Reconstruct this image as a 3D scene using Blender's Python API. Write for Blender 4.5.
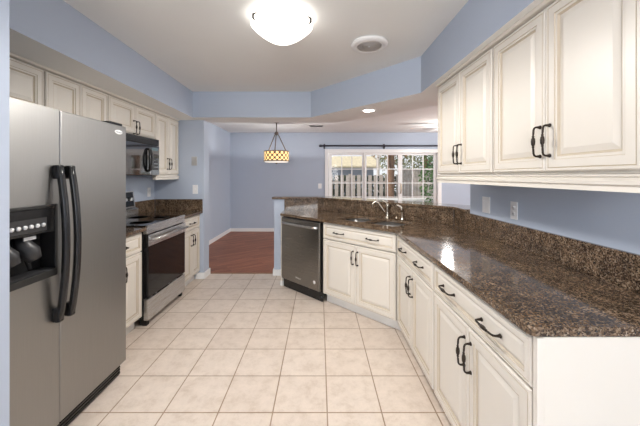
import bpy, bmesh, math, random
from mathutils import Vector, Matrix
random.seed(7)
PI = math.pi
scn = bpy.context.scene
for o in list(bpy.data.objects): bpy.data.objects.remove(o)
COL = scn.collection

# ------------------------------------------------------------------ camera, world, sun, exposure
cam_d = bpy.data.cameras.new('camera'); cam = bpy.data.objects.new('camera', cam_d); COL.objects.link(cam)
cam_d.sensor_fit = 'HORIZONTAL'; cam_d.sensor_width = 36.0
cam_d.lens = 36.0 * 300.0 / 640.0
cam_d.shift_x = 0.5 / 640.0
cam_d.shift_y = -(213.0 - 176.0) / 640.0
cam_d.clip_start = 0.02
cam.location = (0, 0, 1.38); cam.rotation_euler = (PI / 2, 0, 0)
scn.camera = cam

world = bpy.data.worlds.new('world'); scn.world = world; world.use_nodes = True
bg = world.node_tree.nodes['Background']
bg.inputs['Color'].default_value = (0.93, 0.96, 1.0, 1); bg.inputs['Strength'].default_value = 0.62

sun_d = bpy.data.lights.new('sun', 'SUN'); sun_d.energy = 1.8; sun_d.angle = 0.01; sun_d.color = (1, .93, .82)
sun = bpy.data.objects.new('sun', sun_d); COL.objects.link(sun)
sun.rotation_euler = Vector((0.75, 0.35, -0.62)).to_track_quat('-Z', 'Y').to_euler()

def area_fill(name, loc, rot, sx, sy, power, col):       # added fill: unseen area light set beside an open wall
    d = bpy.data.lights.new(name, 'AREA'); d.shape = 'RECTANGLE'; d.size = sx; d.size_y = sy; d.energy = power; d.color = col
    o = bpy.data.objects.new(name, d); COL.objects.link(o); o.location = loc; o.rotation_euler = rot
area_fill('area_fill_rear', (-.45, -4.6, 1.62), (PI / 2 + .95, 0, 0), 3.3, 1.7, 125, (.97, .98, 1))  # added fill behind the camera, tilted up to brighten ceiling and soffits
area_fill('area_fill_living', (5.75, 3.2, 1.35), (PI / 2, 0, PI / 2), 6.5, 1.9, 95, (1, .96, .91))  # added fill for dining and living rooms; wall opening cut for it

rl = bpy.data.lights.new('rear_point_fill', 'POINT'); rl.energy = 50; rl.shadow_soft_size = .2; rl.color = (1, .96, .91)  # added point fill behind the camera, with no fixture
rlo = bpy.data.objects.new('rear_point_fill', rl); COL.objects.link(rlo); rlo.location = (-.45, -1.7, 2.05)

vs = scn.view_settings
scn.display_settings.display_device = 'sRGB'
vs.view_transform = 'Standard'; vs.look = 'None'; vs.gamma = 1.0; vs.use_curve_mapping = False
vs.exposure = 0.72

# ------------------------------------------------------------------ materials
def new_mat(name):
    m = bpy.data.materials.new(name); m.use_nodes = True
    nt = m.node_tree; b = nt.nodes['Principled BSDF']
    return m, nt, b

def plain(name, col, rough=0.5, metal=0.0, noise=0.0, nscale=20.0, bump=0.0, spec=None, coat=0.0):
    m, nt, b = new_mat(name)
    b.inputs['Base Color'].default_value = (*col, 1); b.inputs['Roughness'].default_value = rough
    b.inputs['Metallic'].default_value = metal
    if spec is not None: b.inputs['Specular IOR Level'].default_value = spec
    if coat: b.inputs['Coat Weight'].default_value = coat; b.inputs['Coat Roughness'].default_value = .08
    tc = nt.nodes.new('ShaderNodeTexCoord'); n = nt.nodes.new('ShaderNodeTexNoise')
    n.inputs['Scale'].default_value = nscale; n.inputs['Detail'].default_value = 4
    nt.links.new(tc.outputs['Object'], n.inputs['Vector'])
    if noise:
        mx = nt.nodes.new('ShaderNodeMix'); mx.data_type = 'RGBA'
        mx.inputs['A'].default_value = (*[c * (1 - noise) for c in col], 1)
        mx.inputs['B'].default_value = (*[min(1, c * (1 + noise)) for c in col], 1)
        nt.links.new(n.outputs['Fac'], mx.inputs['Factor']); nt.links.new(mx.outputs['Result'], b.inputs['Base Color'])
    if bump:
        bp = nt.nodes.new('ShaderNodeBump'); bp.inputs['Strength'].default_value = bump; bp.inputs['Distance'].default_value = .002
        nt.links.new(n.outputs['Fac'], bp.inputs['Height']); nt.links.new(bp.outputs['Normal'], b.inputs['Normal'])
    return m

def emit(name, col, strength):
    m, nt, b = new_mat(name)
    b.inputs['Base Color'].default_value = (*col, 1)
    b.inputs['Emission Color'].default_value = (*col, 1); b.inputs['Emission Strength'].default_value = strength
    return m

def ramp(nt, stops, interp='LINEAR'):
    r = nt.nodes.new('ShaderNodeValToRGB'); r.color_ramp.interpolation = interp
    els = r.color_ramp.elements
    while len(els) < len(stops): els.new(0.5)
    for e, (p, c) in zip(els, stops): e.position = p; e.color = (*c, 1)
    return r

def granite_mat():
    m, nt, b = new_mat('brown_granite'); L = nt.links.new
    tc = nt.nodes.new('ShaderNodeTexCoord')
    v = nt.nodes.new('ShaderNodeTexVoronoi'); v.inputs['Scale'].default_value = 185
    n0 = nt.nodes.new('ShaderNodeTexNoise'); n0.inputs['Scale'].default_value = 60; n0.inputs['Detail'].default_value = 3
    ad = nt.nodes.new('ShaderNodeMixRGB'); ad.blend_type = 'ADD'; ad.inputs['Fac'].default_value = .012
    L(tc.outputs['Object'], n0.inputs['Vector']); L(tc.outputs['Object'], ad.inputs['Color1']); L(n0.outputs['Color'], ad.inputs['Color2'])
    L(ad.outputs['Color'], v.inputs['Vector'])
    sep = nt.nodes.new('ShaderNodeSeparateColor'); L(v.outputs['Color'], sep.inputs['Color'])
    r = ramp(nt, [(0.0, (.024, .017, .013)), (.22, (.056, .037, .025)), (.42, (.115, .074, .046)), (.62, (.180, .122, .077)), (.80, (.25, .180, .118)), (.95, (.35, .28, .21))])
    L(sep.outputs['Red'], r.inputs['Fac'])
    n1 = nt.nodes.new('ShaderNodeTexNoise'); n1.inputs['Scale'].default_value = 14; n1.inputs['Detail'].default_value = 5
    L(tc.outputs['Object'], n1.inputs['Vector'])
    r2 = ramp(nt, [(.35, (.55, .52, .5)), (.65, (1.05, 1.0, .95))]); L(n1.outputs['Fac'], r2.inputs['Fac'])
    mu = nt.nodes.new('ShaderNodeMixRGB'); mu.blend_type = 'MULTIPLY'; mu.inputs['Fac'].default_value = 1
    L(r.outputs['Color'], mu.inputs['Color1']); L(r2.outputs['Color'], mu.inputs['Color2'])
    L(mu.outputs['Color'], b.inputs['Base Color'])
    b.inputs['Roughness'].default_value = .09
    return m

def tile_mat():
    m, nt, b = new_mat('ceramic_floor_tile'); L = nt.links.new
    tc = nt.nodes.new('ShaderNodeTexCoord'); mp = nt.nodes.new('ShaderNodeMapping')
    mp.inputs['Location'].default_value = (-.045 + .318 * 20, -1.75 + .321 * 20, 0)
    L(tc.outputs['Object'], mp.inputs['Vector'])
    br = nt.nodes.new('ShaderNodeTexBrick'); br.offset = 0; br.squash = 1
    br.inputs['Scale'].default_value = 1; br.inputs['Brick Width'].default_value = .318; br.inputs['Row Height'].default_value = .321
    br.inputs['Mortar Size'].default_value = .0042; br.inputs['Mortar Smooth'].default_value = .2
    br.inputs['Color1'].default_value = (.68, .59, .515, 1); br.inputs['Color2'].default_value = (.73, .645, .57, 1)
    br.inputs['Mortar'].default_value = (.36, .26, .18, 1)
    L(mp.outputs['Vector'], br.inputs['Vector'])
    n = nt.nodes.new('ShaderNodeTexNoise'); n.inputs['Scale'].default_value = 9; n.inputs['Detail'].default_value = 10; n.inputs['Roughness'].default_value = .78
    n.inputs['Distortion'].default_value = .2
    L(tc.outputs['Object'], n.inputs['Vector'])
    r = ramp(nt, [(.3, (.82, .76, .70)), (.5, (1, .98, .96)), (.7, (1.12, 1.10, 1.08))]); L(n.outputs['Fac'], r.inputs['Fac'])
    mu = nt.nodes.new('ShaderNodeMixRGB'); mu.blend_type = 'MULTIPLY'; mu.inputs['Fac'].default_value = 1
    L(br.outputs['Color'], mu.inputs['Color1']); L(r.outputs['Color'], mu.inputs['Color2']); L(mu.outputs['Color'], b.inputs['Base Color'])
    bp = nt.nodes.new('ShaderNodeBump'); bp.invert = True; bp.inputs['Distance'].default_value = .003; bp.inputs['Strength'].default_value = .6
    L(br.outputs['Fac'], bp.inputs['Height']); L(bp.outputs['Normal'], b.inputs['Normal'])
    b.inputs['Roughness'].default_value = .38
    return m

def wood_floor_mat():
    m, nt, b = new_mat('red_brown_plank_floor'); L = nt.links.new
    tc = nt.nodes.new('ShaderNodeTexCoord'); mp = nt.nodes.new('ShaderNodeMapping')
    mp.inputs['Location'].default_value = (30, 30, 0); mp.inputs['Rotation'].default_value = (0, 0, math.radians(-35))
    L(tc.outputs['Object'], mp.inputs['Vector'])
    br = nt.nodes.new('ShaderNodeTexBrick'); br.offset = .37
    br.inputs['Scale'].default_value = 1; br.inputs['Brick Width'].default_value = .85; br.inputs['Row Height'].default_value = .09
    br.inputs['Mortar Size'].default_value = .0015
    br.inputs['Color1'].default_value = (.25, .082, .034, 1); br.inputs['Color2'].default_value = (.38, .14, .065, 1)
    br.inputs['Mortar'].default_value = (.05, .015, .01, 1)
    L(mp.outputs['Vector'], br.inputs['Vector'])
    m2 = nt.nodes.new('ShaderNodeMapping'); m2.inputs['Scale'].default_value = (3, 30, 1); L(mp.outputs['Vector'], m2.inputs['Vector'])
    n = nt.nodes.new('ShaderNodeTexNoise'); n.inputs['Scale'].default_value = 1; n.inputs['Detail'].default_value = 5
    L(m2.outputs['Vector'], n.inputs['Vector'])
    r = ramp(nt, [(.3, (.7, .65, .6)), (.7, (1.3, 1.3, 1.3))]); L(n.outputs['Fac'], r.inputs['Fac'])
    mu = nt.nodes.new('ShaderNodeMixRGB'); mu.blend_type = 'MULTIPLY'; mu.inputs['Fac'].default_value = 1
    L(br.outputs['Color'], mu.inputs['Color1']); L(r.outputs['Color'], mu.inputs['Color2']); L(mu.outputs['Color'], b.inputs['Base Color'])
    b.inputs['Roughness'].default_value = .45
    return m

def steel_mat(name, col, rough, horiz=True):
    m, nt, b = new_mat(name); L = nt.links.new
    tc = nt.nodes.new('ShaderNodeTexCoord'); mp = nt.nodes.new('ShaderNodeMapping')
    mp.inputs['Scale'].default_value = (4, 4, 500) if horiz else (300, 300, 4)
    n = nt.nodes.new('ShaderNodeTexNoise'); n.inputs['Scale'].default_value = 1; n.inputs['Detail'].default_value = 3
    L(tc.outputs['Object'], mp.inputs['Vector']); L(mp.outputs['Vector'], n.inputs['Vector'])
    r = ramp(nt, [(.3, (rough * .85,) * 3), (.7, (rough * 1.15,) * 3)]); L(n.outputs['Fac'], r.inputs['Fac'])
    L(r.outputs['Color'], b.inputs['Roughness'])
    b.inputs['Base Color'].default_value = (*col, 1); b.inputs['Metallic'].default_value = 1
    return m

def glass_mat(name, tint=(1, 1, 1), refl=.06):
    m = bpy.data.materials.new(name); m.use_nodes = True; nt = m.node_tree
    nt.nodes.clear(); out = nt.nodes.new('ShaderNodeOutputMaterial')
    t = nt.nodes.new('ShaderNodeBsdfTransparent'); t.inputs['Color'].default_value = (*tint, 1)
    g = nt.nodes.new('ShaderNodeBsdfGlossy'); g.inputs['Roughness'].default_value = .02
    mx = nt.nodes.new('ShaderNodeMixShader'); mx.inputs['Fac'].default_value = refl
    nt.links.new(t.outputs[0], mx.inputs[1]); nt.links.new(g.outputs[0], mx.inputs[2]); nt.links.new(mx.outputs[0], out.inputs['Surface'])
    return m

def lattice_shade_mat():
    m, nt, b = new_mat('amber_lattice_shade'); L = nt.links.new
    uv = nt.nodes.new('ShaderNodeUVMap')
    def math_(op, a, bb=None):
        n = nt.nodes.new('ShaderNodeMath'); n.operation = op
        for i, s in enumerate((a, bb)):
            if s is None: continue
            if isinstance(s, (int, float)): n.inputs[i].default_value = s
            else: L(s, n.inputs[i])
        return n.outputs[0]
    sp = nt.nodes.new('ShaderNodeSeparateXYZ'); L(uv.outputs['UV'], sp.inputs['Vector'])
    def circ(off):
        u = math_('SUBTRACT', math_('FRACT', math_('ADD', sp.outputs['X'], off)), .5)
        v = math_('SUBTRACT', math_('FRACT', math_('ADD', sp.outputs['Y'], off)), .5)
        return math_('SQRT', math_('ADD', math_('MULTIPLY', u, u), math_('MULTIPLY', v, v)))
    d = math_('MINIMUM', circ(0.0), circ(0.5))
    f = math_('LESS_THAN', d, .30)
    mx = nt.nodes.new('ShaderNodeMix'); mx.data_type = 'RGBA'; L(f, mx.inputs['Factor'])
    mx.inputs['A'].default_value = (.10, .055, .03, 1); mx.inputs['B'].default_value = (.92, .62, .26, 1)
    L(mx.outputs['Result'], b.inputs['Base Color']); L(mx.outputs['Result'], b.inputs['Emission Color'])
    s = math_('ADD', math_('MULTIPLY', f, .72), .04); L(s, b.inputs['Emission Strength'])
    return m

M = {}
M['wall'] = plain('blue_wall_paint', (.465, .525, .63), .75, noise=.02, nscale=3, bump=.05, spec=.3)
M['ceil'] = plain('white_ceiling_paint', (.83, .84, .835), .9, noise=.015, nscale=3, spec=.2)
M['trim'] = plain('white_trim_paint', (.84, .84, .84), .35)
M['cab'] = plain('cream_cabinet_paint', (.745, .70, .63), .38, noise=.02, nscale=6)
M['glaze'] = plain('tan_cabinet_glaze', (.56, .48, .37), .5)
M['kick'] = plain('white_toe_kick', (.78, .77, .75), .5)
M['bronze'] = plain('dark_bronze', (.035, .026, .02), .38, metal=.7, noise=.3, nscale=60)
M['pbronze'] = plain('brown_bronze', (.16, .12, .10), .45, metal=.4, noise=.2)
M['granite'] = granite_mat()
M['tile'] = tile_mat(); M['wood'] = wood_floor_mat()
M['fridge'] = steel_mat('fridge_stainless', (.33, .325, .315), .42, False)
M['steel'] = steel_mat('stainless', (.62, .62, .615), .28)
M['dwsteel'] = steel_mat('dark_stainless', (.30, .29, .275), .30)
M['chrome'] = plain('brushed_nickel', (.58, .52, .44), .2, metal=1)
M['sinksteel'] = plain('sink_steel', (.48, .48, .48), .30, metal=.9)
M['black'] = plain('black_plastic', (.012, .012, .013), .25, noise=.2, nscale=40)
M['blackm'] = plain('matte_black_plastic', (.012, .012, .012), .5, noise=.2, nscale=40)
M['dgrey'] = plain('dark_grey_plastic', (.035, .035, .037), .4)
M['bglass'] = plain('black_glass', (.006, .006, .007), .06)
M['mirror'] = plain('reflective_black_glass', (.006, .006, .007), .05)
M['mirror'].node_tree.nodes['Principled BSDF'].inputs['IOR'].default_value = 2.6
M['white'] = plain('white_plastic', (.85, .85, .86), .35)
M['silver'] = plain('silver_plate', (.50, .50, .50), .4, metal=.6)
M['badge'] = plain('silver_badge', (.85, .85, .85), .3)
M['ink'] = plain('grey_lettering', (.25, .25, .27), .5)
M['rod'] = plain('dark_curtain_rod', (.03, .03, .045), .4)
M['glass'] = glass_mat('window_glass', refl=.015)
M['bowl'] = emit('frosted_lamp_glass', (1, .96, .90), 1.5)
M['disc'] = emit('recessed_lens', (1, .93, .82), 18.0)
M['fanlamp'] = emit('fan_lamp_glass', (1, .95, .88), 6.0)
M['shade'] = lattice_shade_mat()
M['diff'] = emit('pendant_diffuser', (.95, .88, .78), .45)
M['display'] = emit('clock_display', (.10, .16, .18), .1)
M['fence'] = plain('weathered_fence_wood', (.45, .40, .36), .8, noise=.3, nscale=12)
M['house'] = plain('grey_blue_siding', (.24, .27, .33), .8, noise=.1, nscale=5)
M['roof'] = plain('straw_coloured_roof', (.60, .53, .38), .9, noise=.4, nscale=9)
M['stone'] = plain('pale_garden_stone', (.80, .80, .80), .8, noise=.15, nscale=10)
M['patio'] = plain('patio_concrete', (.5, .49, .47), .9, noise=.1, nscale=3)
M['bark'] = plain('brown_bark', (.20, .115, .07), .9, noise=.5, nscale=14, bump=.5)
M['birch'] = plain('pale_bark', (.62, .57, .52), .9, noise=.3, nscale=14)
M['leaf'] = plain('green_leaves', (.08, .17, .05), .6, noise=.6, nscale=3)
M['leaf2'] = plain('olive_leaves', (.16, .17, .07), .6, noise=.6, nscale=3)
M['dry'] = plain('dry_autumn_leaves', (.36, .22, .10), .7, noise=.6, nscale=3)

# ------------------------------------------------------------------ mesh helpers
class MB:
    def __init__(s): s.bm = bmesh.new(); s.uv = None
    def box(s, x0, x1, y0, y1, z0, z1, mat=0, bevel=0.0, seg=2):
        r = bmesh.ops.create_cube(s.bm, size=1.0)
        vs_ = r['verts']
        for v in vs_:
            v.co = Vector(((x0 + x1) / 2 + v.co.x * (x1 - x0), (y0 + y1) / 2 + v.co.y * (y1 - y0), (z0 + z1) / 2 + v.co.z * (z1 - z0)))
        fs = {f for v in vs_ for f in v.link_faces}
        for f in fs: f.material_index = mat
        if bevel:
            es = {e for v in vs_ for e in v.link_edges}
            rr = bmesh.ops.bevel(s.bm, geom=list(es), offset=bevel, segments=seg, affect='EDGES', profile=.5)
            for f in rr['faces']: f.material_index = mat
        return s
    def prism(s, poly, z0, z1, mat=0):
        b = [s.bm.verts.new((x, y, z0)) for x, y in poly]; t = [s.bm.verts.new((x, y, z1)) for x, y in poly]
        n = len(poly); fs = [s.bm.faces.new(list(reversed(b))), s.bm.faces.new(t)]
        for i in range(n): fs.append(s.bm.faces.new((b[i], b[(i + 1) % n], t[(i + 1) % n], t[i])))
        for f in fs: f.material_index = mat
        return s
    def extrude_x(s, prof, x0, x1, mat=0):            # profile in (y,z)
        a = [s.bm.verts.new((x0, y, z)) for y, z in prof]; b = [s.bm.verts.new((x1, y, z)) for y, z in prof]
        n = len(prof); fs = [s.bm.faces.new(a), s.bm.faces.new(list(reversed(b)))]
        for i in range(n): fs.append(s.bm.faces.new((a[i], b[i], b[(i + 1) % n], a[(i + 1) % n])))
        for f in fs: f.material_index = mat
        return s
    def tube(s, pts, rad, n=8, mat=0, caps=True):
        pts = [Vector(p) for p in pts]
        if not hasattr(rad, '__len__'): rad = [rad] * len(pts)
        rings = []; up = None
        for i, p in enumerate(pts):
            if i == 0: d = pts[1] - pts[0]
            elif i == len(pts) - 1: d = pts[-1] - pts[-2]
            else: d = (pts[i + 1] - p).normalized() + (p - pts[i - 1]).normalized()
            d.normalize()
            if up is None:
                up = Vector((0, 0, 1)) if abs(d.z) < .9 else Vector((1, 0, 0))
            a = d.cross(up); a.normalize(); up = a.cross(d).normalized()
            rings.append([s.bm.verts.new(p + (a * math.cos(t) + up * math.sin(t)) * rad[i]) for t in [2 * PI * k / n for k in range(n)]])
        for r0, r1 in zip(rings, rings[1:]):
            for k in range(n):
                f = s.bm.faces.new((r0[k], r0[(k + 1) % n], r1[(k + 1) % n], r1[k])); f.smooth = True; f.material_index = mat
        if caps:
            for r in (rings[0], list(reversed(rings[-1]))):
                f = s.bm.faces.new(r); f.material_index = mat
        return s
    def lathe(s, prof, c=(0, 0, 0), n=32, mat=0, axis='Z', smooth=True):   # prof: (r, h)
        rings = []
        for r, h in prof:
            ring = []
            for k in range(n):
                t = 2 * PI * k / n; x, y = max(r, 1e-5) * math.cos(t), max(r, 1e-5) * math.sin(t)
                p = {'Z': (x, y, h), 'X': (h, x, y), 'Y': (x, h, y)}[axis]
                ring.append(s.bm.verts.new((c[0] + p[0], c[1] + p[1], c[2] + p[2])))
            rings.append(ring)
        for r0, r1 in zip(rings, rings[1:]):
            for k in range(n):
                f = s.bm.faces.new((r0[k], r0[(k + 1) % n], r1[(k + 1) % n], r1[k])); f.smooth = smooth; f.material_index = mat
        for r in (rings[0], rings[-1]):
            try: f = s.bm.faces.new(r); f.material_index = mat
            except ValueError: pass
        return s
    def panel(s, x0, x1, z0, z1, rings, cap=0):
        # nested rectangular rings, (inset, out, material); out is measured towards -y
        prev = None
        for ins, out, mt in rings:
            vs_ = [s.bm.verts.new((x, -out, z)) for x, z in ((x0 + ins, z0 + ins), (x1 - ins, z0 + ins), (x1 - ins, z1 - ins), (x0 + ins, z1 - ins))]
            if prev is None: f = s.bm.faces.new(list(reversed(vs_))); f.material_index = cap
            else:
                for k in range(4):
                    f = s.bm.faces.new((prev[k], prev[(k + 1) % 4], vs_[(k + 1) % 4], vs_[k])); f.material_index = mt
            prev = vs_
        f = s.bm.faces.new(prev); f.material_index = cap
        return s
    def build(s, name, mats, parent=None, loc=None, bevel=0.0):
        bmesh.ops.recalc_face_normals(s.bm, faces=s.bm.faces)
        me = bpy.data.meshes.new(name); s.bm.to_mesh(me); s.bm.free()
        for m in (mats if isinstance(mats, (list, tuple)) else [mats]): me.materials.append(m)
        o = bpy.data.objects.new(name, me); COL.objects.link(o)
        if parent: o.parent = parent
        if loc: o.location = loc
        if bevel:
            md = o.modifiers.new('bevel', 'BEVEL'); md.width = bevel; md.segments = 2; md.limit_method = 'ANGLE'
        return o

def tag(o, label, cat, group=None):
    o['label'] = label; o['category'] = cat
    if group: o['group'] = group
    return o
def thing(name, label, cat, loc=(0, 0, 0), rz=0.0, group=None):
    o = bpy.data.objects.new(name, None); COL.objects.link(o); o.location = loc; o.rotation_euler = (0, 0, rz)
    o.empty_display_size = .1
    return tag(o, label, cat, group)
def struct(o): o['kind'] = 'structure'; return o
def copy_tree(o, parent=None):
    c = o.copy(); COL.objects.link(c)
    if parent: c.parent = parent
    for ch in list(o.children): copy_tree(ch, c)
    return c
def lettering(text, size, parent, loc, rot, mat, name='lettering'):
    cu = bpy.data.curves.new('t', 'FONT'); cu.body = text; cu.size = size; cu.extrude = .0004; cu.align_x = 'CENTER'; cu.align_y = 'CENTER'
    t = bpy.data.objects.new('t', cu); COL.objects.link(t); bpy.context.view_layer.update()
    me = bpy.data.meshes.new_from_object(t.evaluated_get(bpy.context.evaluated_depsgraph_get()))
    bpy.data.objects.remove(t); bpy.data.curves.remove(cu)
    me.name = name; me.materials.clear(); me.materials.append(mat)
    o = bpy.data.objects.new(name, me); COL.objects.link(o); o.parent = parent; o.location = loc; o.rotation_euler = rot
    return o

# ------------------------------------------------------------------ setting
CZ = 2.46; SZ = 2.13
LW, RW, BW = -2.22, 1.30, 7.46          # left wall, right wall, back wall
struct(MB().prism([(LW - .12, -4.5), (RW + .12, -4.5), (RW + .12, 2.9), (1.38, 2.9), (0.0, 4.25), (LW - .12, 4.25)], -.1, 0).build('floor_kitchen', M['tile']))
struct(MB().prism([(LW - .12, 4.25), (0, 4.25), (1.38, 2.9), (1.42, 2.9), (1.42, -4.5), (5.6, -4.5), (5.6, BW + .15), (LW - .12, BW + .15)], -.1, 0).build('floor_dining', M['wood']))
struct(MB().box(LW - .12, 5.6, -4.5, BW + .15, CZ, CZ + .12).build('ceiling', M['ceil']))
struct(MB().box(LW - .12, LW, -4.5, BW, 0, CZ).build('wall_left', M['wall']))
struct(MB().box(LW, RW, -4.5, -4.4, 0, .70).box(LW, RW, -4.5, -4.4, 2.38, CZ).build('wall_rear', M['wall']))
struct(MB().box(LW, -1.178, 1.0, 1.14, 0, CZ).build('wall_front', M['wall']))
struct(MB().box(LW, -1.555, 4.03, 4.22, 0, SZ).build('wall_stub', M['wall']))
struct(MB().box(RW, RW + .12, -4.5, 2.59, 0, CZ).build('wall_right', M['wall']))
struct(MB().box(5.5, 5.6, -4.5, -.1, 0, CZ).box(5.5, 5.6, 6.5, BW, 0, CZ).box(5.5, 5.6, -.1, 6.5, 0, .35).box(5.5, 5.6, -.1, 6.5, 2.3, CZ).build('wall_living_right', M['wall']))
# back wall with the patio door opening
DX0, DX1, DZ = .134, 3.03, 2.044
struct(MB().prism([(LW - .12, BW), (DX0 + .06, BW), (DX0 + .06, BW + .15), (LW - .12, BW + .15)], 0, CZ)
       .box(DX1 - .06, 5.6, BW, BW + .15, 0, CZ).box(DX0 + .06, DX1 - .06, BW, BW + .15, DZ - .05, CZ).build('wall_back', M['wall']))
# half wall carrying the raised bar
struct(MB().prism([(-.63, 4.16), (-.014, 4.16), (RW, 2.846), (RW, 2.592), (RW + .12, 2.592), (RW + .12, 2.90), (.04, 4.29), (-.63, 4.29)], 0, 1.058).build('wall_bar', M['wall']))
# dropped soffit: left, far beam, diagonal, right (one continuous drop)
sof = MB(); bmS = sof.bm
sp = [(LW, 1.14), (-1.56, 1.14), (-1.625, 3.84), (-.109, 3.84), (.915, 2.705), (.93, -4.5), (1.42, -4.5), (1.42, 3.03), (.23, 4.22), (LW, 4.22)]
lo = [bmS.verts.new((x, y, SZ)) for x, y in sp]; hi = [bmS.verts.new((x, y, CZ)) for x, y in sp]
f = bmS.faces.new(list(reversed(lo))); f.material_index = 1
for i in range(len(sp)): bmS.faces.new((lo[i], lo[(i + 1) % len(sp)], hi[(i + 1) % len(sp)], hi[i]))
bmS.faces.new(hi)
struct(sof.build('soffit', [M['wall'], M['ceil']]))

def baseboard(name, prof_pts):
    # prof_pts: list of boxes
    b = MB()
    for bx in prof_pts:
        x0, x1, y0, y1 = bx
        b.box(x0, x1, y0, y1, 0.001, .085, bevel=.003); 
    struct(b.build(name, M['trim']))
baseboard('baseboard_back', [(LW + .002, DX0 - .002, BW - .016, BW - .001)])
baseboard('baseboard_left', [(LW + .001, LW + .016, 4.23, BW - .018)])
baseboard('baseboard_stub', [(-1.66, -1.538, 4.013, 4.029), (-1.554, -1.538, 4.03, 4.236), (LW + .02, -1.555, 4.221, 4.236)])
baseboard('baseboard_bar', [(-.646, -.49, 4.144, 4.159), (-.646, -.631, 4.16, 4.305)])
struct(MB().prism([(-1.537, 4.235), (-.648, 4.235), (-.648, 4.262), (-1.537, 4.262)], .0005, .006).build('trim_threshold', plain('threshold_oak', (.30, .17, .09), .45)))

# patio door: casing, three glazed panels with muntins
door = bpy.data.objects.new('door_patio', None); COL.objects.link(door); door.location = (0, BW, 0); struct(door)
c = MB()
c.box(DX0, DX0 + .09, -.022, .12, 0.001, DZ, bevel=.004).box(DX1 - .09, DX1, -.022, .12, 0.001, DZ, bevel=.004).box(DX0 + .09, DX1 - .09, -.022, .12, DZ - .09, DZ, bevel=.004)
c.box(DX0 + .09, DX1 - .09, 0, .12, 0.001, .03)
c.build('casing', M['trim'], door)
xs = [(.308, 1.069, .075, .05), (1.176, 1.967, .05, .05), (2.080, 2.870, .05, .065)]
for i, (g0, g1, l, r) in enumerate(xs):
    yy = .04 if i == 1 else .075
    p = MB(); z0, z1 = .15, 1.905
    p.box(g0 - l, g0, yy, yy + .035, .03, DZ - .09, bevel=.003).box(g1, g1 + r, yy, yy + .035, .03, DZ - .09, bevel=.003)
    p.box(g0, g1, yy, yy + .035, z1, DZ - .09).box(g0, g1, yy, yy + .035, .03, z0)
    s_ = p.build('sash', M['trim'], door)
    mu = MB()
    for k in (1, 2):
        x = g0 + (g1 - g0) * k / 3; mu.box(x - .011, x + .011, yy + .006, yy + .03, z0, z1)
    for k in range(1, 5):
        z = z0 + (z1 - z0) * k / 5; mu.box(g0, g1, yy + .007, yy + .029, z - .011, z + .011)
    mu.build('muntins', M['trim'], s_)
    MB().box(g0, g1, yy + .016, yy + .020, z0, z1).build('glass_pane', M['glass'], s_)
MB().tube([(2.025, .03, .95), (2.025, -.01, .97), (2.025, -.01, 1.17), (2.025, .03, 1.19)], .013).build('door_handle', plain('brass', (.55, .40, .24), .3, metal=.8), door)

# ------------------------------------------------------------------ cabinet kit
MATS = [M['cab'], M['glaze']]
T = .020
DOOR_R = [(0, 0, 0), (0, T - .005, 0), (.004, T, 0), (.013, T, 0), (.0145, T - .0025, 1), (.017, T - .0005, 1), (.018, T, 0), (.048, T, 0), (.050, T - .004, 1), (.053, T - .0035, 0), (.060, T - .0035, 0),
          (.066, T - .010, 1), (.069, T - .010, 1), (.092, T - .003, 0), (.094, T - .003, 0)]
DRAW_R = [(0, 0, 0), (0, T - .005, 0), (.004, T, 0), (.010, T, 0), (.0115, T - .0025, 1), (.014, T, 0), (.030, T, 0), (.0325, T - .0045, 1), (.036, T - .004, 0),
          (.040, T - .009, 1), (.042, T - .009, 1), (.054, T - .004, 0)]
HP = {}
def handle(parent, x, z, vertical=True, y=-T, L=.128, idx=0):
    key = (vertical,)
    if key not in HP:
        b = MB(); h = L / 2
        def P(a, o): return (0, -o, a) if vertical else (a, -o, 0)
        b.tube([P(-h, 0), P(-h, .006), P(-h, .020), P(-h + .004, .027), P(-h + .012, .030), P(-h + .028, .031), P(-.026, .032), P(-.024, .032), P(-.020, .032), P(-.012, .032), P(0, .032), P(.012, .032), P(.020, .032), P(.024, .032), P(.026, .032),
                P(h - .028, .031), P(h - .012, .030), P(h - .004, .027), P(h, .020), P(h, .006), P(h, 0)],
               [.0060, .0060, .0042, .0042, .0044, .0044, .0034, .0060, .0040, .0078, .0088, .0078, .0040, .0060, .0034, .0044, .0044, .0042, .0042, .0060, .0060], n=10)
        for sg in (-1, 1): b.lathe([(0, 0), (.0085, 0), (.0085, -.003), (.006, -.005), (0, -.005)], P(sg * h, 0), n=12, axis='Y')
        o = b.build('handle', M['bronze'], parent, (x, y, z)); o['label'] = 'dark bronze bar handle with a fat barrel grip'; HP[key] = o
    else:
        o = HP[key].copy(); COL.objects.link(o); o.parent = parent; o.location = (x, y, z)
    return o
def door_leaf(parent, x0, x1, z0, z1, name='door', rings=DOOR_R):
    w = min(x1 - x0, z1 - z0); k = min(1, (w / 2 - .02) / rings[-1][0])
    rr = [(i * k, o, m) for i, o, m in rings]
    return MB().panel(x0, x1, z0, z1, rr).build(name, MATS, parent)

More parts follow.
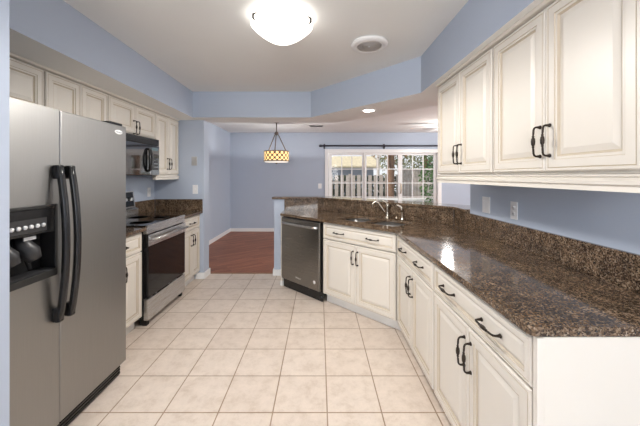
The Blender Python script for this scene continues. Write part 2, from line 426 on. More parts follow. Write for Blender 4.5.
def base_cabinet(label, loc, rz, w, depth=.575, handles=2, hollow=False, right_end=False, group=None, kick=True):
    t = thing('base_cabinet', label, 'cabinet', loc, rz, group)
    top = .882
    b = MB()
    if hollow:
        b.box(0, .018, .002, depth, .10, top).box(w - .018, w, .002, depth, .10, top).box(.018, w - .018, .002, depth, .10, .118).box(.018, w - .018, depth - .012, depth, .118, top)
        b.box(.018, w - .018, 0.002, .018, .70, top).box(.018, w - .018, .002, .018, .118, .14)
    else:
        b.box(0, w, 0.0, depth, .10, top, bevel=.0015)
    b.build('body', M['cab'], t)
    MB().box(.001, w - .001, .055, .07, 0.001, .10).box(.02, .05, .07, depth - .05, .001, .10).box(w - .05, w - .02, .07, depth - .05, .001, .10).build('toe_kick', M['kick'], t)
    g = .010
    d = door_leaf(t, g, w - g, .708, .868, 'drawer_front', DRAW_R)
    for hx in ([.5] if handles == 1 else [.26, .72]): handle(d, w * hx, .788, False)
    m = w / 2
    for x0, x1, hx in ((g, m - .0015, m - .0015 - .027), (m + .0015, w - g, m + .0015 + .027)):
        dl = door_leaf(t, x0, x1, .112, .698)
        handle(dl, hx, .698 - .125)
    return t

def wall_cabinet(label, loc, rz, w, z0, z1, depth=.305, hz=None, group=None, handles=True, rail=False):
    t = thing('wall_cabinet', label, 'cabinet', (loc[0], loc[1], z0), rz, group)
    h = z1 - z0
    b = MB().box(0, w, 0, depth, 0, h, bevel=.0015); b.build('body', M['cab'], t)
    m = w / 2; g = .006
    for x0, x1, hx in ((g, m - .0015, m - .0015 - .026), (m + .0015, w - g, m + .0015 + .026)):
        dl = door_leaf(t, x0, x1, .012, h - .008)
        if handles: handle(dl, hx, hz if hz else .012 + .13)
    if rail:
        MB().extrude_x([(-.012, 0), (-.022, -.008), (-.024, -.02), (-.014, -.028), (-.016, -.052), (.02, -.052), (.02, 0)], 0, w).build('light_rail', MATS, t)
    return t

# ---- right run: base units
base_cabinet('cream base cabinet between the sink cabinet and the near end cabinet', (.69, 2.60, 0), -PI / 2, .828)
base_cabinet('cream base cabinet with wide drawer at the open near end of the granite counter', (.69, 1.770, 0), -PI / 2, .828)
base_cabinet('cream sink cabinet on the diagonal, beside the dishwasher', (.045, 3.275, 0), -PI / 4, .908, depth=.555, hollow=True)
MB().box(.668, 1.292, .926, .940, .001, .882, bevel=.002).box(.668, .690, .920, .926, .001, .882, bevel=.001).build('end_panel', M['cab'])
tag(bpy.data.objects['end_panel'], 'plain cream end panel closing the near end of the granite counter', 'panel')
p = thing('filler_panel', 'narrow white post panel at the left side of the dishwasher', 'panel', (-.481, 3.801, 0), -PI / 4)
MB().box(0, .032, -.012, .45, .06, .882, bevel=.002).build('panel_board', M['cab'], p)
MB().box(-.004, .036, -.02, .45, .001, .06, bevel=.003).build('foot_block', M['trim'], p)

# ---- left run: base units
base_cabinet('cream base cabinet partly hidden between the refrigerator and the range', (-1.62, 2.115, 0), PI / 2, .60, handles=1)
base_cabinet('narrow cream base cabinet between the range and the blue stub wall', (-1.62, 3.506, 0), PI / 2, .518, handles=1)

# ---- countertops
def slab(name, poly, z0, z1, label, cat, holes=(), bevel=.004):
    bm = bmesh.new(); edges = []
    for loop in [poly, *holes]:
        v = [bm.verts.new((x, y, z0)) for x, y in loop]
        edges += [bm.edges.new((v[i], v[(i + 1) % len(v)])) for i in range(len(v))]
    if holes:
        bmesh.ops.triangle_fill(bm, use_beauty=True, use_dissolve=False, edges=edges)
    else: bm.faces.new(bm.verts[:])
    ext = bmesh.ops.extrude_face_region(bm, geom=bm.faces[:])
    for g in ext['geom']:
        if isinstance(g, bmesh.types.BMVert): g.co.z = z1
    b = MB(); b.bm.free(); b.bm = bm
    o = b.build(name, M['granite'], bevel=bevel)
    return tag(o, label, cat)
def dg(u, v):          # along the diagonal sink run: u from the left end, v into the counter
    return (.045 + (u + v) * .70711, 3.275 + (v - u) * .70711)
SU0, SU1, SV0, SV1 = .085, .825, .085, .455
def rrect(u0, u1, v0, v1, r=.05):
    pts = []
    for cx, cy, a in ((u1 - r, v0 + r, -90), (u1 - r, v1 - r, 0), (u0 + r, v1 - r, 90), (u0 + r, v0 + r, 180)):
        for k in range(5):
            t = math.radians(a + k * 22.5); pts.append((cx + r * math.cos(t), cy + r * math.sin(t)))
    return pts
UM = (SU0 + SU1) / 2
b1 = rrect(SU0, UM - .014, SV0, SV1); b2 = rrect(UM + .014, SU1, SV0, SV1)
slab('countertop', [(.665, .922), (1.296, .922), (1.296, 2.842), (-.016, 4.154), (-.49, 4.154), (-.49, 3.745), (.65, 2.605), (.65, .937)], .884, .914,
     'brown speckled granite countertop bending around the sink and down the right wall', 'countertop', [[dg(*q) for q in b1], [dg(*q) for q in b2]])
slab('countertop', [(-1.57, 2.112), (-1.57, 2.732), (-2.216, 2.732), (-2.216, 2.112)], .884, .914, 'small granite countertop between the refrigerator and the range', 'countertop')
slab('countertop', [(-1.565, 3.502), (-1.565, 4.026), (-2.216, 4.026), (-2.216, 3.502)], .884, .914, 'small granite countertop between the range and the blue stub wall', 'countertop')
# splashes
slab('backsplash', [(-.485, 4.136), (-.026, 4.136), (-.016, 4.157), (-.485, 4.157)], .915, 1.058, 'short granite backsplash above the dishwasher, left of the corner', 'backsplash', bevel=.001)
slab('backsplash', [(-.024, 4.136), (1.270, 2.842), (1.284, 2.856), (-.014, 4.154)], .915, 1.058, 'long diagonal granite backsplash behind the sink faucet', 'backsplash', bevel=.001)
slab('backsplash', [(1.276, .924), (1.297, .924), (1.297, 2.840), (1.276, 2.840)], .915, 1.062, 'granite backsplash along the right wall under the wall plates', 'backsplash', bevel=.002)
slab('backsplash', [(-2.217, 2.115), (-2.197, 2.115), (-2.197, 4.005), (-2.217, 4.005)], .915, 1.070, 'granite backsplash on the left wall behind the range', 'backsplash', bevel=.002)
slab('backsplash', [(-2.196, 4.007), (-1.566, 4.007), (-1.566, 4.027), (-2.196, 4.027)], .915, 1.070, 'granite backsplash on the stub wall beyond the range', 'backsplash', bevel=.002)
slab('bar_top', [(-.655, 4.118), (-.03, 4.118), (1.245, 2.843), (1.262, 2.80), (1.262, 2.60), (1.298, 2.594), (1.50, 2.594), (1.50, 2.98), (.115, 4.375), (-.655, 4.375)], 1.060, 1.090,
     'raised brown granite bar top on the half wall behind the sink', 'bar top', bevel=.007)

# ---- sink, faucet, sprayer
sink = thing('sink', 'stainless double bowl sink set under the diagonal granite counter', 'sink', (*dg(0, 0), .884), -PI / 4)
for u0, u1 in ((SU0, UM - .014), (UM + .014, SU1)):
    b = MB(); D = .17
    lo_ = rrect(u0 + .02, u1 - .02, SV0 + .02, SV1 - .02, .06); up_ = rrect(u0 - .004, u1 + .004, SV0 - .004, SV1 + .004, .052)
    rim = rrect(u0 - .012, u1 + .012, SV0 - .012, SV1 + .012, .058)
    R0 = [b.bm.verts.new((x, y, -.002)) for x, y in rim]; R1 = [b.bm.verts.new((x, y, -.002)) for x, y in up_]; R2 = [b.bm.verts.new((x, y, -D)) for x, y in lo_]
    n = len(R1)
    for A, B in ((R0, R1), (R1, R2)):
        for k in range(n):
            f = b.bm.faces.new((A[k], A[(k + 1) % n], B[(k + 1) % n], B[k])); f.smooth = True
    b.bm.faces.new(R2)
    bo = b.build('basin', M['sinksteel'], sink)
    MB().lathe([(0, .004), (.03, .004), (.042, .003), (.045, 0), (0, 0)], ((u0 + u1) / 2, (SV0 + SV1) / 2 + .03, -D), n=20).build('drain', M['chrome'], bo)
fa = thing('faucet', 'nickel gooseneck faucet with side lever behind the sink', 'faucet', (*dg(.475, .52), .914), -PI / 4)
MB().lathe([(0, 0), (.028, 0), (.028, .006), (.020, .012), (.017, .03), (.017, .12), (.020, .13), (.020, .150), (.015, .165), (0, .168)], n=20).build('post', M['chrome'], fa)
MB().tube([(-.012, -.006, .045), (-.030, -.022, .085), (-.055, -.042, .130), (-.075, -.058, .165), (-.092, -.072, .182), (-.112, -.088, .178), (-.124, -.098, .158), (-.126, -.100, .125)], [.009, .009, .009, .009, .009, .009, .010, .010], n=12).build('spout', M['chrome'], fa)
MB().tube([(0, 0, .155), (-.02, -.006, .175), (-.05, -.015, .192), (-.062, -.018, .190)], [.010, .008, .007, .009], n=10).build('lever', M['chrome'], fa)
sy = thing('sprayer', 'nickel side sprayer standing right of the gooseneck faucet', 'sprayer', (*dg(.66, .515), .914), -PI / 4)
MB().lathe([(0, 0), (.022, 0), (.022, .006), (.013, .014), (.011, .09), (0, .09)], n=16).build('stem', M['chrome'], sy)
MB().tube([(0, 0, .088), (-.004, -.003, .125), (-.02, -.012, .145), (-.055, -.034, .160)], [.012, .015, .015, .012], n=10).build('spray_head', M['chrome'], sy)
sd = MB().lathe([(0, 0), (.016, 0), (.016, .02), (.010, .03), (0, .032)], n=14).build('air_gap_cap', M['chrome'], None, (*dg(.60, .50), .914))
tag(sd, 'short nickel cap on the counter between faucet and sprayer', 'cap')

# ---- wall cabinets
WF = RW - .003
wall_cabinet('cream two-door wall cabinet at the near end of the right wall', (.992, 1.686, 0), -PI / 2, .786, 1.388, 2.112)
wall_cabinet('cream two-door wall cabinet at the far end of the right wall', (.992, 2.476, 0), -PI / 2, .786, 1.388, 2.112)
def right_moulding(name, prof, label, z):
    o = MB().extrude_x(prof, 0, 1.58).build(name, MATS, None, (.992, 2.478, z)); o.rotation_euler = (0, 0, -PI / 2)
    return tag(o, label, 'moulding')
right_moulding('light_rail', [(-.022, 0), (-.022, -.006), (-.014, -.012), (-.030, -.022), (-.030, -.034), (-.020, -.040), (-.024, -.058), (.012, -.058), (.012, 0)], 'cream moulding rail under the right wall cabinets', 1.386)
right_moulding('crown_moulding', [(-.004, 0), (-.024, .004), (-.030, .010), (-.034, .016), (.02, .016), (.02, 0)], 'cream crown strip along the top of the right wall cabinets', 2.113)
wall_cabinet('cream two-door cabinet high over the refrigerator', (-1.905, 1.146, 0), PI / 2, .914, 1.79, 2.112, handles=False)
wall_cabinet('cream wall cabinet just beyond the refrigerator, left of the one over the microwave', (-1.905, 2.063, 0), PI / 2, .615, 1.388, 2.112)
wall_cabinet('short cream two-door cabinet directly above the black microwave', (-1.905, 2.681, 0), PI / 2, .774, 1.80, 2.112, hz=.075)
wall_cabinet('tall narrow cream wall cabinet right of the microwave', (-1.905, 3.458, 0), PI / 2, .565, 1.388, 2.112, rail=True)
o = MB().extrude_x([(-.004, 0), (-.024, .004), (-.030, .010), (-.034, .016), (.02, .016), (.02, 0)], 0, 2.87).build('crown_moulding', MATS, None, (-1.905, 1.147, 2.113)); o.rotation_euler = (0, 0, PI / 2)
tag(o, 'cream crown strip along the top of the left wall cabinets', 'moulding')

# ---- refrigerator (local x runs away from the camera, front faces -y)
fr = thing('refrigerator', 'tall stainless side-by-side refrigerator at the left edge', 'refrigerator', (-1.41, 1.172, 0), PI / 2)
FW = .912
MB().box(.004, FW - .004, .0, .74, .02, 1.715, bevel=.004).build('cabinet_body', M['dgrey'], fr)
def fdoor(x0, x1, cut=None):
    b = MB()
    if not cut: b.box(x0, x1, -.070, -.004, .105, 1.72, bevel=.008, seg=3)
    else:
        cx0, cx1, cz0, cz1 = cut
        b.box(x0, x1, -.070, -.004, .105, cz0).box(x0, x1, -.070, -.004, cz1, 1.72).box(x0, cx0, -.070, -.004, cz0, cz1).box(cx1, x1, -.070, -.004, cz0, cz1)
    return b
CUT = (.05, .352, .885, 1.240)
d1 = fdoor(.002, .372, CUT).build('freezer_door', M['fridge'], fr); d2 = fdoor(.378, FW - .002).build('fridge_door', M['fridge'], fr)
def fhandle(x, z0, z1, parent):
    b = MB(); n = 14; pts_o = []; w = .016
    ring_prev = None
    prof = []
    for k in range(n + 1):
        t = k / n; z = z0 + (z1 - z0) * t
        prof.append((z, .022 + .038 * math.sin(PI * t) ** .8))
    rings = []
    for z, o in prof:
        rings.append([b.bm.verts.new(q) for q in ((x - w, -.070 - o, z), (x - w * .6, -.070 - o - .014, z), (x + w * .6, -.070 - o - .014, z), (x + w, -.070 - o, z), (x + w * .7, -.070 - o + .012, z), (x - w * .7, -.070 - o + .012, z))])
    for r0, r1 in zip(rings, rings[1:]):
        for k in range(6):
            f = b.bm.faces.new((r0[k], r0[(k + 1) % 6], r1[(k + 1) % 6], r1[k])); f.smooth = True
    b.bm.faces.new(rings[0]); b.bm.faces.new(list(reversed(rings[-1])))
    for zz, s_ in ((z0, 1), (z1, -1)): b.box(x - w - .001, x + w + .001, -.108, -.071, min(zz, zz + s_ * .07), max(zz, zz + s_ * .07), bevel=.006)
    o = b.build('handle', M['black'], parent); o['label'] = 'black bowed plastic handle'
fhandle(.338 + .006, .645, 1.435, d1); fhandle(.415, .645, 1.435, d2)
# dispenser
dp = MB(); cx0, cx1, cz0, cz1 = CUT
dp.box(cx0, cx1, -.006, -.0045, cz0, cz1)                                   # back of the recess
dp.box(cx0, cx0 + .016, -.082, -.006, cz0, cz1, bevel=.003).box(cx1 - .016, cx1, -.082, -.006, cz0, cz1, bevel=.003)
dp.box(cx0 + .016, cx1 - .016, -.082, -.006, cz1 - .016, cz1, bevel=.003).box(cx0 + .016, cx1 - .016, -.095, -.006, cz0, cz0 + .035, bevel=.004)
disp = dp.build('dispenser', M['blackm'], fr)
MB().box(cx0 + .016, cx1 - .016, -.078, -.05, 1.105, cz1 - .016, bevel=.003).build('control_panel', M['black'], disp)
MB().box(cx0 + .045, cx1 - .06, -.080, -.0785, 1.118, 1.180).build('button_strip', M['dgrey'], disp)
for k in range(6):
    xx = cx0 + .070 + k * .030
    MB().lathe([(0, 0), (.0095, 0), (.0095, -.006), (0, -.008)], (xx, -.0805, 1.146), n=14, axis='Y').build('button', M['badge'], disp)
MB().box(.205, .262, -.055, -.049, 1.080, 1.095).build('lamp_strip', M['badge'], disp)
for xx in (.125, .225):
    b = MB(); b.tube([(xx, -.012, 1.095), (xx, -.03, 1.05), (xx + .01, -.052, 1.02), (xx + .02, -.066, .985)], [.03, .038, .042, .028], n=12); b.build('spout_cover', M['dgrey'], disp)
    MB().tube([(xx + .005, -.012, 1.02), (xx + .008, -.04, .985), (xx + .012, -.05, .94)], [.009, .011, .008], n=8).build('paddle', M['blackm'], disp)
b = MB()
for k in range(7): b.box(cx0 + .03, cx1 - .03, -.085 + k * .01, -.081 + k * .01, cz0 + .0355, cz0 + .040)
b.build('drip_tray', M['dgrey'], disp)
b = MB().box(.01, FW - .01, -.030, -.001, .012, .098, mat=0)
for k in range(4): b.box(.012, FW - .012, -.034, -.030, .022 + k * .019, .030 + k * .019)
b.build('kick_grille', M['black'], fr)
bd = MB().lathe([(0, 0), (1, 0), (1, -.06), (.9, -.09), (0, -.1)], n=28, axis='Y').build('badge', M['badge'], d2, (.828, -.070, 1.672)); bd.scale = (.036, .04, .0145)
lt = lettering('Whirlpool', .0135, fr, (.826, -.0747, 1.672), (PI / 2, 0, 0), M['ink'])
for x0 in (.02, FW - .14): MB().box(x0, x0 + .12, -.055, .05, 1.722, 1.738, bevel=.005).build('hinge_cover', M['black'], fr)

# ---- range
rg = thing('range', 'stainless freestanding range with black glass oven door', 'range', (-1.61, 2.738, 0), PI / 2)
W = .757
b = MB().box(.002, W - .002, .0, .585, .07, .905); b.build('body', M['blackm'], rg)
ck = MB().box(.0, W, -.02, .53, .906, .926, bevel=.003).build('cooktop', M['bglass'], rg)
for x, y, r in ((.19, .13, .10), (.56, .13, .08), (.19, .38, .08), (.56, .38, .10)):
    MB().lathe([(r - .003, .9262), (r, .9266), (r + .002, .9262)], (x, y, 0), n=36).build('burner_ring', M['dgrey'], ck)
MB().box(0, W, -.040, -.0005, .846, .905, bevel=.004).build('front_rail', M['steel'], rg)
MB().box(0, W, -.045, -.021, .9055, .928, bevel=.004).build('cooktop_trim', M['steel'], rg)
od = MB().box(.004, W - .004, -.045, -.001, .262, .840, bevel=.004).build('oven_door', M['bglass'], rg)
MB().box(.004, W - .004, -.052, -.0455, .735, .840, bevel=.003).build('door_rail', M['steel'], od)
h = MB().tube([(.04, -.092, .797), (W - .04, -.092, .797)], .013, n=14)
for x in (.055, W - .055): h.box(x - .012, x + .012, -.09, -.0525, .787, .807, bevel=.003)
h.build('oven_handle', M['steel'], od)
MB().lathe([(0, 0), (.011, 0), (.011, -.002), (0, -.002)], (W - .09, -.0525, .757), n=18, axis='Y').build('badge', M['badge'], od)
MB().box(.004, W - .004, -.045, -.001, .055, .250, bevel=.005).build('storage_drawer', M['steel'], rg)
MB().box(.03, W - .03, .02, .05, .002, .07).build('toe_base', M['blackm'], rg)
for x in (.02, W - .06): MB().box(x, x + .04, -.02, .02, .002, .055).build('foot', M['blackm'], rg)
bgd = MB().extrude_x([(.50, .927), (.50, 1.00), (.535, 1.02), (.555, 1.205), (.584, 1.205), (.584, .927)], 0, W).build('backguard', M['steel'], rg)
pl = MB().extrude_x([(.530, 1.035), (.5475, 1.195), (.5520, 1.195), (.5360, 1.035)], .03, W - .03).build('control_panel', M['bglass'], bgd)
for x in (.10, .20, W - .20, W - .10): MB().tube([(x, .541, 1.115), (x, .508, 1.119)], [.024, .019], n=16).build('knob', M['steel'], bgd)
MB().box(.30, .46, .534, .5375, 1.09, 1.13).build('clock', M['display'], bgd)

# ---- microwave
mw = thing('microwave', 'black over-the-range microwave under the short cabinet', 'microwave', (-1.868, 2.70, 1.388), PI / 2)
W = .752
MB().box(0, W, 0, .345, 0, .405, bevel=.004).build('body', M['blackm'], mw)
b = MB().box(.0, W, -.022, -.001, .335, .405, bevel=.003)
for k in range(4): b.box(.02, W - .02, -.026, -.022, .345 + k * .014, .352 + k * .014)
b.build('vent_grille', M['black'], mw)
dm = MB().box(.0, .56, -.026, -.001, .004, .331, bevel=.004).build('door', M['mirror'], mw)
MB().box(.05, .46, -.0285, -.0265, .05, .285, bevel=.001).build('window', M['mirror'], dm)
MB().tube([(.515, -.028, .045), (.512, -.050, .06), (.500, -.060, .11), (.497, -.062, .165), (.500, -.060, .22), (.512, -.050, .27), (.515, -.028, .285)], [.012, .013, .013, .013, .013, .013, .012], n=10).tube(
    [(.515, -.028, .045), (.530, -.050, .06), (.545, -.058, .11), (.548, -.060, .165), (.545, -.058, .22), (.530, -.050, .27), (.515, -.028, .285)], .012, n=10).build('handle', M['black'], dm)
cp = MB().box(.564, W, -.026, -.001, .004, .331, bevel=.004).build('control_panel', M['mirror'], mw)
MB().box(.60, W - .03, -.0275, -.0262, .275, .305).build('clock', M['display'], cp)
b = MB()
for i in range(3):
    for j in range(5): b.box(.598 + i * .044, .632 + i * .044, -.0275, -.0262, .06 + j * .038, .084 + j * .038)
b.build('keypad', M['dgrey'], cp)

# ---- dishwasher
dw = thing('dishwasher', 'stainless dishwasher with black toe plate on the diagonal', 'dishwasher', (-.450, 3.770, 0), -PI / 4)
W = .694
MB().box(.012, W - .012, .0, .50, .06, .878).build('tub', M['blackm'], dw)
MB().box(.012, W - .012, -.012, -.001, .838, .878).build('control_strip', M['black'], dw)
dd = MB().box(.012, W - .016, -.045, -.013, .118, .868, bevel=.006, seg=3).build('door', M['dwsteel'], dw)
b = MB(); n = 10; pts_ = []
for k in range(n + 1):
    t = k / n; pts_.append((.035 + (W - .08) * t, -.048 - .034 * math.sin(PI * t) ** .6, .808))
b.tube(pts_, .0145, n=12); b.build('handle', M['steel'], dd)
MB().lathe([(0, 0), (.019, 0), (.019, -.0012), (0, -.0012)], (W - .095, -.0455, .205), n=24, axis='Y').build('sticker', M['white'], dd)
lettering('Whirlpool', .022, dd, (W * .47, -.0455, .185), (PI / 2, 0, 0), M['badge'])
MB().box(.012, W - .004, -.010, .012, .004, .112, bevel=.003).lathe([(0, 0), (.022, 0), (.022, -.008), (0, -.008)], (W - .02, -.0105, .045), n=16, axis='Y').build('toe_plate', M['black'], dw)

# ------------------------------------------------------------------ wall plates
def plate(name, label, loc, rz, w, h, mat, kind):
    t = thing(name, label, 'wall plate', loc, rz)
    MB().box(-w / 2, w / 2, -.006, -.0005, -h / 2, h / 2, bevel=.002).build('cover', mat, t)
    if kind == 'switch':
        MB().box(-.006, .006, -.016, -.0065, -.004, .012, bevel=.001).build('toggle', M['white'], t)
    elif kind == 'outlet':
        for z in (-.02, .02):
            f_ = MB().lathe([(0, 0), (.016, 0), (.016, -.002), (0, -.002)], (0, -.0062, z), n=16, axis='Y').build('socket', M['white'], t)
            MB().box(-.007, -.005, -.0092, -.0084, z - .004, z + .005).box(.005, .007, -.0092, -.0084, z - .004, z + .005).build('slots', M['dgrey'], f_)
    elif kind == 'double':
        for x in (-.023, .023): MB().box(x - .015, x + .015, -.010, -.0065, -.033, .033, bevel=.002).build('rocker', M['white'], t)
    elif kind == 'grille':
        b = MB()
        for k in range(5): b.box(-w * .36, w * .36, -.009, -.0063, -h * .32 + k * h * .15, -h * .27 + k * h * .15)
        b.build('louvres', M['silver'], t)
    return t
plate('switch_plate', 'white double rocker switch plate on the right wall above the granite', (RW, 2.335, 1.155), -PI / 2, .105, .125, M['white'], 'double')
plate('outlet_plate', 'white single outlet plate on the right wall, nearer than the double switch', (RW, 2.00, 1.150), -PI / 2, .072, .118, M['white'], 'outlet')
plate('switch_plate', 'white switch plate on the blue stub wall above the granite', (-1.668, 4.03, 1.20), 0, .072, .12, M['white'], 'switch')
plate('chime_plate', 'silver grey plate higher on the blue stub wall', (-1.68, 4.03, 1.58), 0, .075, .12, M['silver'], 'grille')
plate('outlet_plate', 'white outlet plate on the left wall beyond the range', (LW, 3.90, 1.17), PI / 2, .072, .118, M['white'], 'outlet')
plate('switch_plate', 'white switch plate on the back wall left of the patio door', (.01, BW, 1.13), 0, .085, .125, M['white'], 'switch')

# ------------------------------------------------------------------ lamps and ceiling fittings
cl = thing('ceiling_lamp', 'lit frosted glass bowl lamp flush on the kitchen ceiling', 'ceiling lamp', (-.255, 2.04, CZ))
MB().lathe([(0, 0), (.10, 0), (.10, -.03), (0, -.03)], n=28).build('base', M['trim'], cl)
def lamp(parent, loc, power, radius, kind='POINT', cone=172):
    d = bpy.data.lights.new('bulb', kind); d.energy = power; d.shadow_soft_size = radius; d.color = (1, .96, .91)
    if kind == 'SPOT': d.spot_size = math.radians(cone); d.spot_blend = .35
    o = bpy.data.objects.new('bulb', d); COL.objects.link(o); o.parent = parent; o.location = loc
lamp(cl, (0, 0, -.20), 66, .12, 'SPOT')
prof = [(.207, -.055), (.209, -.060)] + [(.208 * (1 - k / 12) , -.062 - .118 * (1 - (1 - k / 12) ** 1.75)) for k in range(1, 12)] + [(0, -.180)]
MB().lathe(prof, n=48).build('glass_bowl', M['bowl'], cl)
for a in (218, 338, 98):
    x, y = math.cos(math.radians(a)), math.sin(math.radians(a))
    MB().tube([(x * .095, y * .095, -.02), (x * .19, y * .19, -.035), (x * .213, y * .213, -.05), (x * .213, y * .213, -.075), (x * .200, y * .200, -.085)], [.004, .005, .007, .007, .004], n=8).build('clip', M['bronze'], cl)
vt = thing('ceiling_speaker', 'round white flush ceiling fitting right of the bowl lamp', 'ceiling speaker', (.405, 2.44, CZ))
MB().lathe([(.0, -.002), (.145, -.002), (.150, -.012), (.145, -.024), (.120, -.031), (.112, -.030), (.108, -.028), (0, -.028)], n=40).build('rim', M['trim'], vt)
gm = MB()
for k in range(6): gm.lathe([(.018 + k * .015, -.0282), (.022 + k * .015, -.0296), (.026 + k * .015, -.0282)], n=36)
gm.build('grille', plain('grille_grey', (.78, .75, .72), .6), vt)
MB().lathe([(0, -.033), (.008, -.032), (.010, -.0285), (0, -.0285)], n=16).build('centre_stud', M['white'], vt)
rc = thing('recessed_light', 'lit recessed downlight in the diagonal soffit over the sink', 'downlight', (.562, 3.43, SZ))
MB().lathe([(.062, -.001), (.085, -.001), (.083, -.008), (.064, -.006), (.062, -.001)], n=32).build('trim_ring', M['trim'], rc)
MB().lathe([(0, -.002), (.061, -.002), (.050, -.006), (0, -.008)], n=32).build('lens', M['disc'], rc)
lamp(rc, (0, 0, -.02), 10, .05, 'SPOT', 140)
av = thing('ceiling_vent', 'small grey rectangular air vent in the dining ceiling', 'vent', (-.07, 6.45, CZ))
MB().box(-.15, .15, -.08, .08, -.012, -.001, bevel=.003).build('frame', M['silver'], av)
b = MB()
for k in range(6): b.box(-.13, .13, -.06 + k * .02, -.05 + k * .02, -.017, -.0125)
b.build('slats', M['dgrey'], av)

pd = thing('pendant_lamp', 'lit amber drum pendant with dark lattice in the dining area', 'pendant lamp', (-.857, 5.98, CZ))
MB().lathe([(0, -.001), (.065, -.001), (.062, -.015), (.02, -.028), (0, -.03)], n=24).build('canopy', M['pbronze'], pd)
MB().tube([(0, 0, -.03), (0, 0, -.20)], .009, n=8).build('stem', M['pbronze'], pd)
MB().lathe([(0, -.19), (.03, -.20), (.045, -.225), (.035, -.25), (.012, -.27), (0, -.272)], n=20).build('hub', M['pbronze'], pd)
for a in (30, 150, 270):
    x, y = math.cos(math.radians(a)), math.sin(math.radians(a))
    MB().tube([(x * .03, y * .03, -.235), (x * .215, y * .215, -.592)], .010, n=8).build('rod', M['pbronze'], pd)
b = MB(); n = 64; R = .245; zt, zb = -.60, -.775
uvl = b.bm.loops.layers.uv.new('UVMap')
for k in range(n):
    a0, a1 = 2 * PI * k / n, 2 * PI * (k + 1) / n
    q = [b.bm.verts.new((R * math.cos(a), R * math.sin(a), z)) for a, z in ((a0, zb), (a1, zb), (a1, zt), (a0, zt))]
    f = b.bm.faces.new(q); f.smooth = True
    for lp, (u, v) in zip(f.loops, ((k / n, 0), ((k + 1) / n, 0), ((k + 1) / n, 1), (k / n, 1))): lp[uvl].uv = (u * 16, v * 1.75)
bmesh.ops.remove_doubles(b.bm, verts=b.bm.verts, dist=1e-5)
b.build('lattice_shade', M['shade'], pd)
MB().lathe([(.235, -.60), (.252, -.60), (.252, -.583), (.235, -.583), (.235, -.60)], n=48).build('top_ring', M['pbronze'], pd)
MB().lathe([(.240, -.775), (.254, -.775), (.254, -.792), (.240, -.792), (.240, -.775)], n=48).build('bottom_ring', M['pbronze'], pd)
MB().lathe([(.238, -.777), (.238, -.795), (.225, -.806), (.12, -.814), (0, -.816)], n=48).build('diffuser', M['diff'], pd)
MB().lathe([(0, -.816), (.02, -.818), (.02, -.831), (.006, -.841), (0, -.843)], n=16).build('finial', M['pbronze'], pd)

lamp(pd, (0, 0, -.62), 60, .06)
fn = thing('ceiling_fan', 'white ceiling fan with light kit in the living area, half hidden by the wall cabinets', 'ceiling fan', (2.60, 6.1, CZ))
MB().lathe([(0, -.001), (.09, -.001), (.12, -.05), (.12, -.10), (.06, -.13), (0, -.13)], n=28).build('motor', M['trim'], fn)
MB().lathe([(.05, -.13), (.13, -.15), (.12, -.20), (.06, -.24), (0, -.25)], n=28).build('light_bowl', M['fanlamp'], fn)
lamp(fn, (0, 0, -.33), 16, .09)
for k in range(5):
    a = math.radians(100 + 72 * k)
    b = MB().box(.12, .22, -.02, .02, -.088, -.080).prism([(.20, -.055), (.66, -.075), (.72, -.05), (.72, .05), (.66, .075), (.20, .055)], -.080, -.072)
    bl = b.build('blade', M['trim'], fn); bl.rotation_euler = (0, 0, a)

cr = thing('curtain_rod', 'long dark curtain rod on the back wall above the patio door', 'curtain rod', (0, BW - .07, 2.125))
MB().tube([(.06, 0, 0), (3.30, 0, 0)], .020, n=12).build('rod', M['rod'], cr)
for x in (.03, 3.33): MB().lathe([(0, -.045), (.028, -.035), (.034, 0), (.028, .035), (0, .045)], (x, 0, 0), n=16, axis='X').build('finial', M['rod'], cr)
for x in (.12, 1.60, 3.2): MB().box(x - .014, x + .014, -.02, .068, -.045, -.012, bevel=.003).box(x - .02, x + .02, .056, .0685, -.07, .05, bevel=.002).build('bracket', M['rod'], cr)

# ------------------------------------------------------------------ outside the patio door
struct(MB().box(-3, 9, BW + .15, 26, -.2, -.05).build('ground_patio', M['patio']))
gw = MB().box(-1.5, 6.5, 9.45, 9.75, -.05, .60, bevel=.01).box(-1.5, 6.5, 9.40, 9.80, .60, .66, bevel=.01).build('garden_wall', M['stone'])
tag(gw, 'low pale garden wall at the foot of the board fence', 'garden wall')
def fence(x0, x1, y, top, label, pitch=.19, bw=.115):
    t = thing('board_fence', label, 'fence', (x0, y, -.05))
    b = MB(); x = 0
    while x < x1 - x0 - bw:
        hh = top + .05 + random.uniform(-.015, .015)
        b.box(x, x + bw, -.012, .012, 0, hh); x += pitch
    b.build('boards', M['fence'], t)
    b = MB()
    for z in (.4, top - .25): b.box(0, x1 - x0, .013, .055, z, z + .08)
    b.build('rails', M['fence'], t)
    for k in range(int((x1 - x0) / 2.0) + 1): MB().box(k * 2.0, k * 2.0 + .09, .056, .146, 0, top + .08).build('post', M['fence'], t)
fence(-1.0, 2.75, 10.2, 1.42, 'weathered board fence with dark gaps behind the left and middle door panels')
fence(2.80, 6.6, 10.25, 1.62, 'taller close-boarded fence behind the right door panel', .118, .105)
ho = thing('shed', 'low grey shed with a straw coloured roof beyond the fence', 'shed', (1.3, 15.0, -.05))
MB().box(-3.6, 1.4, 0, 2.6, 0, 1.95).build('wall', M['house'], ho)
b = MB().extrude_x([(-.35, 1.93), (1.3, 2.50), (2.95, 1.93), (2.95, 1.85), (-.35, 1.85)], -3.9, 1.7); b.build('roof', M['roof'], ho)
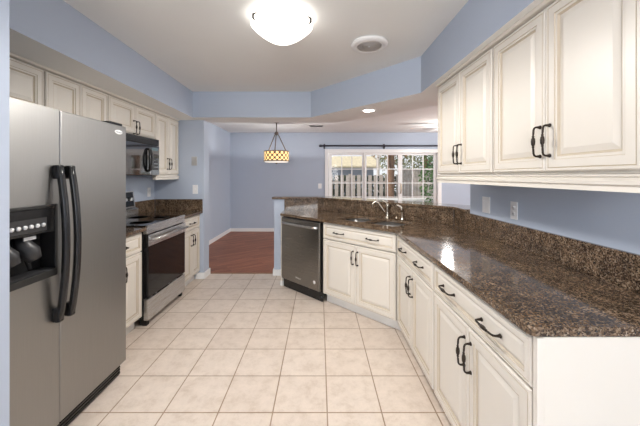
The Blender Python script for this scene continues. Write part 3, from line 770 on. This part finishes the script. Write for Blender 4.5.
def tree(label, loc, h, r, bark, leafm, crown=None, nleaf=500, spread=(1, 1, 1), ls=.07, lean=(0, 0), branches=7):
    t = thing('tree', label, 'tree', loc)
    b = MB(); P0 = [(lean[0] * q, lean[1] * q, h * q) for q in (0, .25, .5, .75, 1)]
    b.tube(P0, [r, r * .85, r * .75, r * .6, r * .35], n=10)
    for k in range(branches):
        q = random.uniform(.35, .95); a = random.uniform(0, 2 * PI); L = h * random.uniform(.25, .5)
        s0 = Vector((lean[0] * q, lean[1] * q, h * q)); d = Vector((math.cos(a) * .8, math.sin(a) * .8, .75))
        b.tube([s0, s0 + d * L * .5, s0 + d * L + Vector((0, 0, L * .2))], [r * .35, r * .22, r * .08], n=6)
    b.build('trunk', bark, t)
    if crown:
        b = MB()
        for k in range(nleaf):
            while True:
                v = Vector((random.uniform(-1, 1), random.uniform(-1, 1), random.uniform(-1, 1)))
                if v.length < 1: break
            c_ = Vector((v.x * spread[0], v.y * spread[1], v.z * spread[2])) + Vector(crown)
            n_ = Vector((random.gauss(0, 1), random.gauss(0, 1), random.gauss(0, 1))).normalized(); a_ = n_.orthogonal().normalized(); e_ = n_.cross(a_); s_ = ls * random.uniform(.6, 1.3)
            b.bm.faces.new([b.bm.verts.new(c_ + a_ * s_), b.bm.verts.new(c_ + e_ * s_ * .5), b.bm.verts.new(c_ - a_ * s_), b.bm.verts.new(c_ - e_ * s_ * .5)])
        b.build('foliage', leafm, t)
    return t
tree('thick red-brown tree trunk in front of the fence, right in the middle door panel', (2.33, 9.95, -.05), 4.2, .15, M['bark'], M['dry'], (.1, .3, 3.0), 420, (1.0, .8, 1.1), .06, (.1, .05))
tree('slim pale tree trunk seen in the middle door panel', (2.45, 12.6, -.05), 4.5, .07, M['birch'], M['dry'], (0, 0, 3.6), 300, (1.2, 1, 1.2), .06, (.05, 0))
tree('leafy green tree close to the house behind the right door panel', (3.55, 9.1, -.05), 2.4, .05, M['bark'], M['leaf'], (0, 0, 1.45), 1100, (.55, .4, 1.05), .055)
tree('olive green tree beyond the taller fence', (4.4, 12.5, -.05), 3.6, .10, M['bark'], M['leaf2'], (0, 0, 2.6), 1400, (1.3, 1.0, 1.5), .07)
tree('bare twiggy tree beyond the shed roof', (-.6, 21, -.05), 5.0, .12, M['bark'], M['dry'], (0, 0, 4.0), 500, (2.0, 1.5, 1.6), .10, branches=14)
tree('dark leafy tree far behind the shed, right of its roof', (5.6, 21, -.05), 5.5, .15, M['bark'], M['leaf2'], (0, 0, 3.4), 1500, (2.3, 1.5, 2.4), .11, branches=10)

hd = thing('hedge', 'dark hedge seen through the gaps of the board fence', 'hedge', (.9, 11.3, -.05))
b = MB()
for k in range(9): b.tube([(-1.9 + k * .47, 0, 0), (-1.88 + k * .47, .05, .8), (-1.8 + k * .47, .02, 1.25)], [.03, .02, .01], n=6)
b.build('stems', M['bark'], hd)
b = MB()
for k in range(3200):
    c_ = Vector((random.uniform(-2.1, 2.1), random.uniform(-.35, .35), random.uniform(.05, 1.42)))
    n_ = Vector((random.gauss(0, 1), random.gauss(0, 1), random.gauss(0, 1))).normalized(); a_ = n_.orthogonal().normalized(); e_ = n_.cross(a_); s_ = .085 * random.uniform(.6, 1.3)
    b.bm.faces.new([b.bm.verts.new(c_ + a_ * s_), b.bm.verts.new(c_ + e_ * s_ * .6), b.bm.verts.new(c_ - a_ * s_), b.bm.verts.new(c_ - e_ * s_ * .6)])
b.build('foliage', plain('dark_hedge_leaves', (.05, .065, .035), .7, noise=.5, nscale=4), hd)
